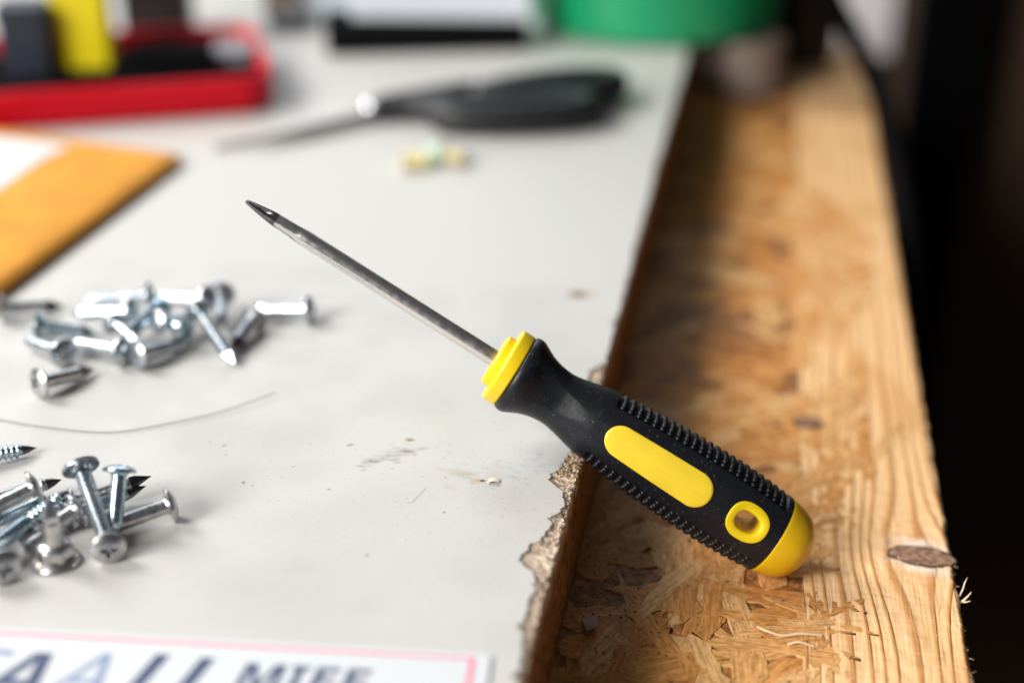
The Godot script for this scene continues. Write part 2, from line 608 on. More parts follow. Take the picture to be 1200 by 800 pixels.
func worktop() -> void:
	var root := Node3D.new()
	root.name = "worktop"
	root.set_meta("kind", "structure")
	root.set_meta("label", "white laminated chipboard worktop with a chipped right edge")
	add_child(root)
	var zs := []
	var z := 240.0
	while z > -720.0:
		zs.append(z)
		z -= 6.0 if z > 112.0 else 0.42 if z > -66.0 else 1.2 if z > -200.0 else 8.0
	var top := []
	var uvs := []
	var lip := []
	var core := []
	var cols := []
	var k := 1.0 / 240.0
	for zz in zs:
		var xl := edge_x(zz)
		var row := PackedVector3Array()
		var uv := PackedVector2Array()
		for x in [-760.0, -260.0, -60.0, minf(xl - 0.4, -0.4), xl]:
			row.append(Vector3(x, -0.10 if x == xl else 0.0, zz))
			uv.append(Vector2((x + 215.0) * k, (zz + 135.0) * k))
		top.append(row)
		uvs.append(uv)
		lip.append(PackedVector3Array([Vector3(xl, -0.10, zz), Vector3(xl + 0.05, -0.45, zz)]))
		var cr := PackedVector3Array()
		var cc := PackedColorArray()
		var xe := -0.35 + noise.get_noise_2d(zz * 0.28, 30.0) * 0.8
		xe = maxf(xe, xl + 0.15)
		var depth := 0.35 + 0.20 * (xe - xl) + absf(noise.get_noise_2d(zz * 0.4, 60.0)) * 1.1
		for j in 38:
			var p: Vector2
			var open := 0.0
			if j <= 13:
				var f := j / 13.0
				p = Vector2(lerpf(xl, xe, f), -0.40 - depth * pow(f, 0.75))
				open = sin(f * PI * 0.5)
			else:
				var g := (j - 13) / 24.0
				p = Vector2(lerpf(xe, 0.0, minf(1.0, g * 3.0)), lerpf(-0.40 - depth, DROP - 0.6, g))
				open = 1.0
			var big := noise.get_noise_3d(zz * 0.33, p.y * 0.33, p.x * 0.33)
			var fine := noise.get_noise_3d(zz * 1.1, p.y * 1.1, p.x * 1.1 + 50.0)
			if j > 0 and j < 37:
				var rough := open * (0.42 * fine + 0.36 * big)
				p += Vector2(rough * 0.75, rough * (0.9 if j <= 13 else 0.1))
			cr.append(Vector3(p.x, p.y, zz))
			var t := clampf(0.5 + fine * 1.1 + big * 0.5, 0.0, 1.0)
			var band := smoothstep(1.0, 9.0, -p.y)
			var pale := Color(0.54, 0.39, 0.27).lerp(Color(0.87, 0.74, 0.60), t)
			var brown := Color(0.10, 0.042, 0.013).lerp(Color(0.42, 0.21, 0.085), clampf(0.5 + big * 0.9 + fine * 0.6, 0.0, 1.0))
			cc.append(pale.lerp(brown, band))
		core.append(cr)
		cols.append(cc)
	var b := buf()
	grid(b, top, false, uvs)
	part("laminate", b, M.laminate, root, "up")
	b = buf()
	grid(b, lip)
	part("laminate_lip", b, M.laminate_edge, root, "up")
	b = buf()
	grid(b, core, false, [], cols)
	part("chipboard_core", b, M.chipboard, root, "up")
	# loose grains along the break
	b = buf()
	for j in 520:
		var zz := rng.randf_range(-8.0, 8.0) if j < 230 else rng.randf_range(-62.0, 98.0)
		var xl := edge_x(zz)
		var f := rng.randf()
		crumb(b, Vector3(lerpf(xl - 0.3, 0.1, f), -0.3 - 0.20 * absf(xl) * f, zz), rng.randf_range(0.16, 0.55) * (1.25 if j < 230 else 0.8))
	var cm := M.chipboard.duplicate() as StandardMaterial3D
	cm.resource_name = "crumbs"
	cm.vertex_color_use_as_albedo = true
	var crumbs := part("crumbs", b, cm, root)
	crumbs.set_meta("kind", "stuff")
	# a lifted white flake by the brown pit
	b = buf()
	var fl := []
	for r in 5:
		var row2 := PackedVector3Array()
		for c in 5:
			var px := lerpf(-23.6, -20.2 + noise.get_noise_1d(r * 3.0) * 0.8, c / 4.0)
			row2.append(Vector3(px, 0.15 + 0.45 * sin(c / 4.0 * PI) + 0.1 * r, lerpf(14.2, 16.6, r / 4.0) + noise.get_noise_2d(c, r) * 0.5))
		fl.append(row2)
	grid(b, fl)
	part("flake", b, M.white_splinter, root, "up")


func crumb(b: Dictionary, at: Vector3, s: float) -> void:
	var p := []
	for d in [Vector3(1, 0, 0), Vector3(-1, 0, 0), Vector3(0, 1, 0), Vector3(0, -1, 0), Vector3(0, 0, 1), Vector3(0, 0, -1)]:
		p.append(at + d * s * rng.randf_range(0.5, 1.3) + Vector3(rng.randf() - 0.5, rng.randf() - 0.5, rng.randf() - 0.5) * s * 0.5)
	var n: int = b.v.size()
	var c := Color(0.20, 0.12, 0.07).lerp(Color(0.72, 0.56, 0.40), pow(rng.randf(), 0.8))
	for f in [[0, 2, 4], [2, 1, 4], [1, 3, 4], [3, 0, 4], [2, 0, 5], [1, 2, 5], [3, 1, 5], [0, 3, 5]]:
		flat_tri(b, p[f[0]], p[f[2]], p[f[1]])
	for j in range(n, b.v.size()):
		b.c[j] = c


# ------------------------------------------------------------------ the strand board and the pine strip below

func lower_boards() -> void:
	var osb := Node3D.new()
	osb.name = "strand_board"
	osb.set_meta("kind", "structure")
	osb.set_meta("label", "brown strand board below the worktop edge")
	add_child(osb)
	var b := buf()
	var rows := []
	for k in 160:
		var z := lerpf(200.0, -640.0, k / 159.0)
		var row := PackedVector3Array()
		for x in [-60.0, -2.0, 12.0, 25.0, 38.0, 52.0, 64.0, 66.2]:
			row.append(Vector3(x, DROP - 0.55 + noise.get_noise_2d(x * 0.2, z * 0.2) * 0.25, z))
		row.append(Vector3(66.2, DROP - 18.0, z))
		rows.append(row)
	grid(b, rows)
	part("board_body", b, M.resin_wood, osb, "up")
	var shapes := []
	for k in 40:
		shapes.append(strand_shape())
	for k in 290:
		var near := k >= 96
		var z := rng.randf_range(-120.0, 112.0) if near else rng.randf_range(-600.0, -95.0)
		var o := MeshInstance3D.new()
		o.name = "strand"
		o.mesh = shapes[rng.randi() % shapes.size()]
		o.material_override = M["strand_%d" % (rng.randi() % 7)]
		osb.add_child(o, true)
		var turn := rng.randfn(0.0, 0.75) + (PI / 2 if rng.randf() < 0.35 else 0.35)
		var tilt := Basis.from_euler(Vector3(rng.randfn(0, 0.004), turn, rng.randfn(0, 0.004)))
		var s := 1.0 if near else 1.55
		o.transform = Transform3D(tilt.scaled(Vector3(s, 1, s)), Vector3(rng.randf_range(2.0, 63.0), DROP - 0.34 + rng.randf() * 0.12, z) * MM)
	b = buf()
	for k in 420:          # dark fragments and dust swept against the foot of the worktop
		var px := absf(rng.randfn(0, 13.0)) + 1.0 if k < 300 else rng.randf_range(3, 64)
		crumb(b, Vector3(px, DROP + 0.05, rng.randf_range(-40, 75)), rng.randf_range(0.10, 0.42))
	for k in b.c.size():
		b.c[k] = b.c[k] * Color(0.45, 0.36, 0.28)
	var dm := M.chipboard.duplicate() as StandardMaterial3D
	dm.resource_name = "fragments"
	var frag := part("fragments", b, dm, osb)
	frag.set_meta("kind", "stuff")
	# pine
	var pine := Node3D.new()
	pine.name = "pine_strip"
	pine.set_meta("kind", "structure")
	pine.set_meta("label", "pale sawn pine strip with a knot and a splintered right edge")
	add_child(pine)
	rows = []
	var uvs := []
	var z2 := 160.0
	while z2 > -625.0:
		var row := PackedVector3Array()
		var uv := PackedVector2Array()
		var rag := noise.get_noise_2d(z2 * 0.08, 2.0) * 0.9 + noise.get_noise_2d(z2 * 0.5, 5.0) * 0.45
		for j in 44:
			var x: float
			var y := DROP - 0.1
			if j <= 33:
				x = lerpf(64.6, 106.4, j / 33.0)
				y += noise.get_noise_2d(x * 0.5, z2 * 0.12) * 0.22
				x += rag * 0.2 * (j / 33.0)
			elif j <= 39:
				var a := (j - 33) / 6.0 * PI / 2
				var r := 1.7 + rag * 0.5
				x = 106.4 + sin(a) * r + rag * 0.4
				y -= (1.0 - cos(a)) * r + noise.get_noise_2d(j * 2.0, z2 * 0.6) * 0.25
			else:
				x = 108.1 + rag * 0.6 + noise.get_noise_2d(j * 3.0, z2 * 0.3) * 0.4
				y -= 1.7 + (j - 39) * 9.0
			row.append(Vector3(x, y, z2))
			uv.append(Vector2((x - 64.0) / 46.0, (z2 + 620.0) / 780.0))
		rows.append(row)
		uvs.append(uv)
		z2 -= 0.9 if z2 < 70.0 and z2 > -70.0 else 3.0
	b = buf()
	grid(b, rows, false, uvs)
	part("board_body", b, M.pine, pine, "up")
	# flakes of the strand board pressed over the seam and across the strip farther back
	for k in 96:
		var far := k < 70
		var o := MeshInstance3D.new()
		o.name = "strand"
		o.mesh = shapes[rng.randi() % shapes.size()]
		o.material_override = M["strand_%d" % [2, 5, 0, 2, 5, 4][rng.randi() % 6]]
		pine.add_child(o, true)
		var turn := PI / 2 + rng.randf_range(-0.5, 0.5) if far else rng.randfn(0.0, 0.6) + (PI / 2 if rng.randf() < 0.6 else 0.2)
		var at := Vector3(rng.randf_range(66, 91), DROP - 0.16, rng.randf_range(-330, -52)) if far else Vector3(rng.randf_range(63, 71), DROP - 0.16, rng.randf_range(-60, 70))
		o.transform = Transform3D(Basis(Vector3.UP, turn).scaled(Vector3(0.75, 1, 0.75) if not far else Vector3(1.1, 1, 1.1)), at * MM)
	knot(pine, Vector3(99.4, DROP + 0.12, -18.6), 9.3, 4.6, -0.08)
	knot(pine, Vector3(67.2, DROP + 0.35, -94.5), 4.6, 3.0, 0.1)
	# torn fibres standing up on the sawn face and the edge
	b = buf()
	for j in 110:
		var edge := j < 34
		var p := Vector3(107.6 + rng.randf() * 0.6, DROP - rng.randf() * 3.0, rng.randf_range(-60, 60)) if edge else Vector3(rng.randf_range(60, 106), DROP + 0.02, rng.randf_range(-45, 50))
		var d := Vector3(rng.randf_range(0.2, 1.0), rng.randf_range(-0.2, 0.7), rng.randfn(0, 0.8)) if edge else Vector3(rng.randfn(0, 0.7), rng.randf_range(0.05, 0.4), rng.randfn(0, 1.0))
		var ln := rng.randf_range(0.5, 1.6)
		var bow := Vector3(rng.randfn(0, 0.3), 0.2, rng.randfn(0, 0.3))
		tube(b, [p, p + d * ln * 0.5 + bow * 0.4, p + d * ln], [0.08, 0.06, 0.02], 4)
	var fib := part("torn_fibres", b, M.shaving, pine)
	fib.set_meta("kind", "stuff")


func strand_shape() -> ArrayMesh:
	var ln := rng.randf_range(14.0, 46.0)
	var wd := rng.randf_range(2.5, 11.0)
	var th := rng.randf_range(0.04, 0.11)
	var up := []
	var down := []
	var n := 7
	var bow := rng.randfn(0, 0.9)
	for k in n + 1:       # torn, tapering ends
		var f := float(k) / n
		var half := wd * 0.5 * clampf(minf(f, 1.0 - f) * rng.randf_range(2.5, 9.0) + rng.randf_range(0.05, 0.45), 0.05, 1.0)
		var x := lerpf(-ln / 2, ln / 2, f)
		var c := bow * sin(f * PI)
		up.append(Vector2(x + rng.randfn(0, 0.9), c + half + rng.randfn(0, 0.12 * wd)))
		down.append(Vector2(x + rng.randfn(0, 0.9), c - half + rng.randfn(0, 0.05 * wd)))
	var b := buf()
	var off := Vector2(rng.randf(), rng.randf())
	var edge := 0.35
	var rows := []
	for k in n + 1:
		var u: Vector2 = up[k]
		var d: Vector2 = down[k]
		var lift := th * (0.75 + 0.25 * sin(PI * k / n)) + rng.randf() * 0.05
		rows.append(PackedVector3Array([Vector3(d.x, -0.6, d.y - 0.1), Vector3(d.x, lift - 0.08, d.y), Vector3(lerpf(d.x, u.x, 0.1), lift, d.y + edge), Vector3(lerpf(d.x, u.x, 0.9), lift + 0.02, maxf(d.y + edge + 0.05, u.y - edge)), Vector3(u.x, lift - 0.08, maxf(u.y, d.y + edge + 0.1)), Vector3(u.x, -0.6, maxf(u.y, d.y + edge + 0.1) + 0.1)]))
	for r in [0, n]:
		var e := PackedVector3Array()
		for p in rows[r]:
			e.append(Vector3(p.x + (-0.2 if r == 0 else 0.2), -0.6, p.z))
		if r == 0:
			rows.insert(0, e)
		else:
			rows.append(e)
	grid(b, rows)
	for k in b.v.size():
		b.u[k] = Vector2(b.v[k].x, b.v[k].z) / 42.0 + off
	return mesh_of(b, "up")


func knot(parent: Node3D, at: Vector3, rx: float, rz: float, turn: float) -> void:
	var b := buf()
	var rim := buf()
	var rows := []
	var rr := []
	for j in 8:
		var f := j / 7.0
		var row := PackedVector3Array()
		for k in 40:
			var a := TAU * k / 40.0
			var wob := 1.0 + noise.get_noise_2d(cos(a) * 1.5 + at.z, sin(a) * 1.5) * 0.10
			row.append(Vector3(cos(a) * rx * f * wob, 0.12 + noise.get_noise_2d(cos(a) * f * 4.0, sin(a) * f * 4.0) * 0.35 - 0.12 * f, sin(a) * rz * f * wob))
		rows.append(row)
	for j in 3:
		var row := PackedVector3Array()
		for k in 40:
			var a := TAU * k / 40.0
			var wob := 1.0 + noise.get_noise_2d(cos(a) * 1.5 + at.z, sin(a) * 1.5) * 0.10
			var o := 0.48 * j * (0.8 + 0.8 * noise.get_noise_2d(cos(a) * 3.0, sin(a) * 3.0)) - 0.12
			row.append(Vector3(cos(a) * (rx * wob + o), 0.20 if j == 1 else -0.25, sin(a) * (rz * wob + o)))
		rr.append(row)
	grid(b, rows, true)
	grid(rim, rr, true)
	var o1 := part("knot", b, M.knot_wood, parent, "up")
	var o2 := part("knot_rim", rim, M.knot_rim, o1, "up")
	o1.position = at * MM
	o1.rotation.y = turn
	o2.position = Vector3.ZERO


# ------------------------------------------------------------------ the dark room beyond the bench

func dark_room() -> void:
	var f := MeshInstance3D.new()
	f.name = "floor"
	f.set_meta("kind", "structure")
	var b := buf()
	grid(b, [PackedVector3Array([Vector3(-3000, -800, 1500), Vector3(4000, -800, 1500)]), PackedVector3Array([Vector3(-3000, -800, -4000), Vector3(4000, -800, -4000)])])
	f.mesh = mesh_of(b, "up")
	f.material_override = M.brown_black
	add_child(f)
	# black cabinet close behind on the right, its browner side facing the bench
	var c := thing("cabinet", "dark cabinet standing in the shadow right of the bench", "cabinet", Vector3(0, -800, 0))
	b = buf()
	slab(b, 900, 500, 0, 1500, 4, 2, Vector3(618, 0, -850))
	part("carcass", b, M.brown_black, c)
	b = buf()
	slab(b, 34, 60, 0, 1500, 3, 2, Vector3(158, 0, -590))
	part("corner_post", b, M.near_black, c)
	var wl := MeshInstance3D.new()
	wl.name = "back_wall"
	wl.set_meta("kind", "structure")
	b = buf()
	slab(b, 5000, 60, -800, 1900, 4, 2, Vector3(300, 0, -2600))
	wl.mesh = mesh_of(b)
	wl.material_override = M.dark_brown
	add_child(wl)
	# pale panel farther back
	c = thing("wall_panel", "pale grey panel far behind, between the pine strip and the dark cabinet", "panel", Vector3(0, -800, 0))
	b = buf()
	slab(b, 190, 20, 640, 1500, 3, 2, Vector3(215, 0, -1120))
	part("panel_face", b, M.wall_grey, c)
	# cable drooping over the back of the pine strip
	b = buf()
	var pts := smooth([Vector3(58, 60, -610), Vector3(80, 22, -545), Vector3(98, -2, -500), Vector3(110, -18, -440), Vector3(115, -30, -380), Vector3(117, -44, -300), Vector3(118, -70, -220), Vector3(120, -120, -180)], 6)
	tube(b, pts, 6.0, 12)
	tag(part("cable", b, M.cable, self), "thick black cable drooping along the far edge of the pine strip", "cable")


# ------------------------------------------------------------------ the screwdriver

func handle_r(s: float) -> float:
	var t := [[6.85, 10.9], [7.2, 11.35], [8.4, 11.72], [9.6, 11.62], [10.6, 11.2], [12.0, 10.5], [14.0, 9.55], [17.0, 8.65], [21.0, 8.2], [24.0, 8.55], [27.0, 9.2], [30.0, 9.9], [33.0, 10.5], [40.0, 11.35], [46.0, 11.9], [55.0, 12.55], [65.0, 13.0], [75.0, 13.1], [84.0, 12.8], [93.2, 11.95], [96.0, 11.5], [99.0, 10.65], [101.5, 9.3], [103.5, 7.0], [104.8, 4.0], [105.3, 0.0]]
	for k in t.size() - 1:
		if s <= t[k + 1][0]:
			# monotone cubic between the measured stations
			var p0: Array = t[maxi(k - 1, 0)]
			var p3: Array = t[mini(k + 2, t.size() - 1)]
			var h: float = t[k + 1][0] - t[k][0]
			var f: float = clampf((s - t[k][0]) / h, 0.0, 1.0)
			var m1: float = (t[k + 1][1] - p0[1]) / maxf(0.01, t[k + 1][0] - p0[0])
			var m2: float = (p3[1] - t[k][1]) / maxf(0.01, p3[0] - t[k][0])
			var f2 := f * f
			var f3 := f2 * f
			return (2 * f3 - 3 * f2 + 1) * t[k][1] + (f3 - 2 * f2 + f) * h * m1 + (3 * f2 - 2 * f3) * t[k + 1][1] + (f3 - f2) * h * m2
	return 0.0


func channel(s: float, t: float) -> float:      # 1 inside a grip channel
	var a := absf(wrapf(t, -PI, PI))
	var f := smoothstep(deg_to_rad(43.0), deg_to_rad(46.5), a) * (1.0 - smoothstep(deg_to_rad(134.0), deg_to_rad(138.0), a))
	return f * smoothstep(35.4, 36.4, s) * (1.0 - smoothstep(90.6, 91.8, s))


func skin(s: float, t: float) -> float:
	var r := handle_r(s)
	# a thumb scoop on each side of the neck, with a crease along its border
	var w := deg_to_rad(lerpf(44.0, 10.0, clampf((s - 10.5) / 19.0, 0.0, 1.0)))
	var deep := 0.75 * smoothstep(10.3, 14.5, s) * (1.0 - smoothstep(19.0, 31.0, s))
	for turn in [0.05, PI]:
		var off := absf(wrapf(t - turn, -PI, PI)) / w
		if off < 1.0:
			r -= deep * (1.0 - off * off)
	return r - 0.85 * channel(s, t)


func on_skin(s: float, y: float, lift: float) -> Vector3:     # a point of the front face at height y
	var t := asin(clampf(y / 12.6, -0.95, 0.95))
	var r := skin(s, t) + lift
	return Vector3(s, r * sin(t), r * cos(t))


func screwdriver() -> void:
	# the collar's face and the way the axis runs, down to the butt on the lower boards
	var a := Vector3(-26.06, 26.05, -8.18)
	var d := Vector3(0.86587, -0.49784, 0.04923).normalized()
	var z := Vector3(0.1969, 0.4297, 0.8813)         # the side that carries the inlay
	z = (z - d * z.dot(d)).normalized()
	var y := z.cross(d)
	var roll := deg_to_rad(4.0)
	var z2 := z * cos(roll) - y * sin(roll)
	var root := thing("screwdriver", "yellow and black screwdriver leaning over the chipped worktop edge", "screwdriver", a)
	root.basis = Basis(d, z2.cross(d), z2)
	var b := buf()
	# handle
	var seg := 168
	var rows := []
	var ss := []
	var s := 6.85
	while s < 93.15:
		ss.append(s)
		s += 0.28 if s < 11.0 or (s > 34.0 and s < 38.0) or s > 89.5 else 0.5
	ss.append(93.1)
	for q in ss:
		var row := PackedVector3Array()
		for k in seg:
			var t := TAU * k / seg
			var r := skin(q, t)
			row.append(Vector3(q, r * sin(t), r * cos(t)))
		rows.append(row)
	var inside := func(r: int, k: int) -> bool:
		var p: Vector3 = (rows[r][k] + rows[r + 1][(k + 1) % seg]) * 0.5
		return pow((p.x - (83.0 if p.z > 0.0 else 85.3)) / 5.3, 2) + pow((p.y - (0.0 if p.z > 0.0 else 0.9)) / 4.5, 2) > 1.0
	grid(b, rows, true, [], [], inside)
	lathe(b, [[[6.85, 10.9], [6.85, 9.0]], [[93.1, 11.9], [93.1, 10.6]]], 64)
	var grip := part("handle_grip", b, M.rubber, root)
	# knobbly grip strips
	for side in [1, -1]:
		b = buf()
		for c in 22:
			for k in 9:
				var t: float = side * deg_to_rad(49.2 + 9.6 * k)
				bump(b, 37.6 + 2.47 * c + 0.035 * k + rng.randfn(0, 0.05), t + rng.randfn(0, 0.006))
		var gs := part("grip_bumps", b, M.bump_rubber, grip)
		gs.set_meta("kind", "stuff")
	# end cap
	b = buf()
	var runs := [[92.6, 11.0], [93.25, 11.78], [93.5, 11.88]]
	s = 94.0
	while s < 105.2:
		runs.append([s, handle_r(s)])
		s += 0.35 if s > 100.0 else 0.8
	runs.append([105.28, 0.6])
	runs.append([105.3, 0.0])
	lathe(b, [runs], 72)
	part("end_cap", b, M.amber_plastic, root)
	# inlay window
	b = buf()
	rows = []
	for ring in [[0.0, 0.22], [0.35, 0.22], [0.8, 0.215], [0.94, 0.18], [0.985, 0.08], [1.0, -0.3]]:
		var row := PackedVector3Array()
		for k in 96:
			var ang := TAU * k / 96.0
			var q := Vector2(cos(ang), sin(ang))
			var half := 12.1
			var w := 5.0
			var px: float = (half if q.x > 0 else -half) + q.x * w
			px = px if absf(q.x) > 0.02 else 0.0
			var r0 := ring[0] as float
			row.append(on_skin(53.65 + (half * signf(q.x) * r0 if absf(q.x) > 0.02 else 0.0) + q.x * w * r0, q.y * w * r0, ring[1]))
		rows.append(row)
	grid(b, rows, true)
	part("inlay", b, M.inlay_plastic, root)
	# hanging eyelet through the handle: two flanges and the tunnel between them
	b = buf()
	for face in [1, -1]:
		rows = []
		for ring in [[6.25, 5.35, -0.5], [6.2, 5.3, 0.1], [6.0, 5.1, 0.24], [5.3, 4.4, 0.24], [4.2, 3.3, 0.0], [3.8, 2.95, -0.5], [3.65, 2.8, -1.6]]:
			var row := PackedVector3Array()
			for k in 64:
				var ang := TAU * k / 64.0
				var e := 0.85
				var cx := signf(cos(ang)) * pow(absf(cos(ang)), e)
				var cy := signf(sin(ang)) * pow(absf(sin(ang)), e)
				var p := on_skin((83.0 if face == 1 else 85.3) + ring[0] * cx, ring[1] * cy + (0.0 if face == 1 else 0.9), ring[2])
				p.z *= face
				row.append(p)
			rows.append(row if face == 1 else row)
		if face == 1:
			# the tunnel down to the other side
			for zz in [6.0, 0.0, -6.0, -10.5]:
				var row := PackedVector3Array()
				for k in 64:
					var ang := TAU * k / 64.0
					row.append(Vector3(83.0 + (10.8 - zz) * 0.105 + 3.6 * signf(cos(ang)) * pow(absf(cos(ang)), 0.85), (10.8 - zz) * 0.042 + 2.75 * signf(sin(ang)) * pow(absf(sin(ang)), 0.85), zz))
				rows.append(row)
		else:
			rows.reverse()
		grid(b, rows, true)
	part("hanging_eyelet", b, M.yellow_plastic, root, "front_back")
	# collar
	b = buf()
	lathe(b, [[[0.0, 2.0], [0.0, 7.0]], [[0.0, 7.0], [0.35, 7.6], [0.8, 7.75], [2.5, 7.8]], [[2.5, 7.8], [2.6, 10.5]], [[2.6, 10.5], [2.9, 11.05], [3.5, 11.25], [6.2, 11.2], [6.75, 11.0], [6.85, 10.4]]], 72)
	part("collar", b, M.yellow_plastic, root)
	# shaft: round, then four flats drawn in towards the point
	b = buf()
	rows = []
	for q in [[2.0, 2.42, 0.0], [-20.0, 2.42, 0.0], [-50.0, 2.42, 0.0], [-63.5, 2.42, 0.0], [-64.6, 2.40, 0.15], [-66.0, 2.28, 0.7], [-68.0, 2.16, 0.9], [-70.5, 2.1, 0.9], [-72.6, 2.02, 0.9]]:
		rows.append(shaft_ring(q[0], q[1], q[2], 0.0))
	grid(b, rows, true)
	part("shaft", b, M.shaft_steel, root)
	b = buf()
	rows = []
	for k in 15:
		var f := k / 14.0
		rows.append(shaft_ring(-72.4 - 10.0 * f, lerpf(2.06, 0.62, pow(f, 1.5)), 0.9 - 0.9 * smoothstep(0.0, 0.35, f), 0.62 * smoothstep(0.02, 0.4, f)))
	rows.append(shaft_ring(-82.75, 0.05, 0.0, 0.0))
	grid(b, rows, true)
	part("cross_tip", b, M.black_steel, root)


func shaft_ring(x: float, r: float, square: float, flute: float) -> PackedVector3Array:
	var row := PackedVector3Array()
	for k in 48:
		var t := TAU * k / 48.0
		var u := fposmod(t + 0.35, PI / 2) - PI / 4
		var rr := r * lerpf(1.0, minf(1.0, 0.80 / cos(u)), square)
		rr *= 1.0 - flute * pow(cos(2.0 * u), 1.6)
		row.append(Vector3(x, rr * sin(t), rr * cos(t)))
	return row


func bump(b: Dictionary, s: float, t: float) -> void:
	var r := skin(s, t)
	var n := Vector3(0, sin(t), cos(t))
	var along := Vector3(0, cos(t), -sin(t))
	var at := Vector3(s, 0, 0) + n * (r - 0.05)
	var rows := []
	for j in 5:
		var f := j / 4.0 * PI / 2
		var row := PackedVector3Array()
		for k in 10:
			var a := TAU * k / 10.0
			row.append(at + n * 0.98 * cos(f) + (Vector3.RIGHT * cos(a) * 0.90 + along * sin(a) * 0.80) * maxf(0.02, sin(f)))
		rows.append(row)
	grid(b, rows, true)


# ------------------------------------------------------------------ screws

func head_pan(b: Dictionary, r: float, h: float, cross := 1.9) -> void:
	lathe(b, [[[0.0, 1.6], [0.0, r - 0.25], [-0.15, r - 0.05]], [[-0.15, r - 0.05], [-0.45, r], [-0.85, r - 0.05]]], 44)
	var rows := []
	for j in 24:
		var f := j / 23.0
		var q := lerpf(r - 0.05, 0.0, f)
		var row := PackedVector3Array()
		for k in 72:
			var t := TAU * k / 72.0
			var c := Vector2(q * sin(t), q * cos(t)).abs()
			var x := -0.85 - (h - 0.85) * (1.0 - pow(q / r, 2.6))
			var arm := maxf(slot(c.x, cross) * slot(c.y, 0.42), slot(c.y, cross) * slot(c.x, 0.42))
			arm = maxf(arm, slot(c.x + c.y, 1.15))
			x += arm * minf(1.5, h - 0.5)
			row.append(Vector3(x, q * sin(t), q * cos(t)))
		rows.append(row)
	grid(b, rows, true)


func slot(x: float, half: float) -> float:
	return 1.0 - smoothstep(half - 0.12, half + 0.16, x)


func thread(b: Dictionary, x0: float, x1: float, pitch: float, core: float, h: float) -> void:
	var rows := []
	var n := int((x1 - x0) / pitch * 6.0)
	for j in n + 1:
		var x := lerpf(x0, x1, float(j) / n)
		var row := PackedVector3Array()
		for k in 28:
			var t := TAU * k / 28.0
			var v := fposmod(x / pitch - float(k) / 28.0, 1.0)
			var ease := minf(1.0, minf(float(j), float(n - j)) / 6.0)
			var r := core + h * ease * pow(1.0 - absf(v * 2.0 - 1.0), 1.3)
			row.append(Vector3(x, r * sin(t), r * cos(t)))
		rows.append(row)
	grid(b, rows, true)


func spear(b: Dictionary, x0: float, ln: float, r: float, thin := 0.72) -> void:
	# four ground faces running to a point, two of them wider
	var base := []
	var mid := []
	for k in 4:
		var t := TAU * k / 4.0 + 0.4
		base.append(Vector3(x0, sin(t) * r * 1.02, cos(t) * r * 1.02))
		mid.append(Vector3(x0 + ln * 0.25, sin(t) * r * (1.0 if k % 2 else thin), cos(t) * r * (1.0 if k % 2 else thin)))
	var tip := Vector3(x0 + ln, 0, 0)
	for k in 4:
		var k2 := (k + 1) % 4
		flat_quad(b, base[k], base[k2], mid[k2], mid[k])
		flat_tri(b, mid[k], mid[k2], tip)


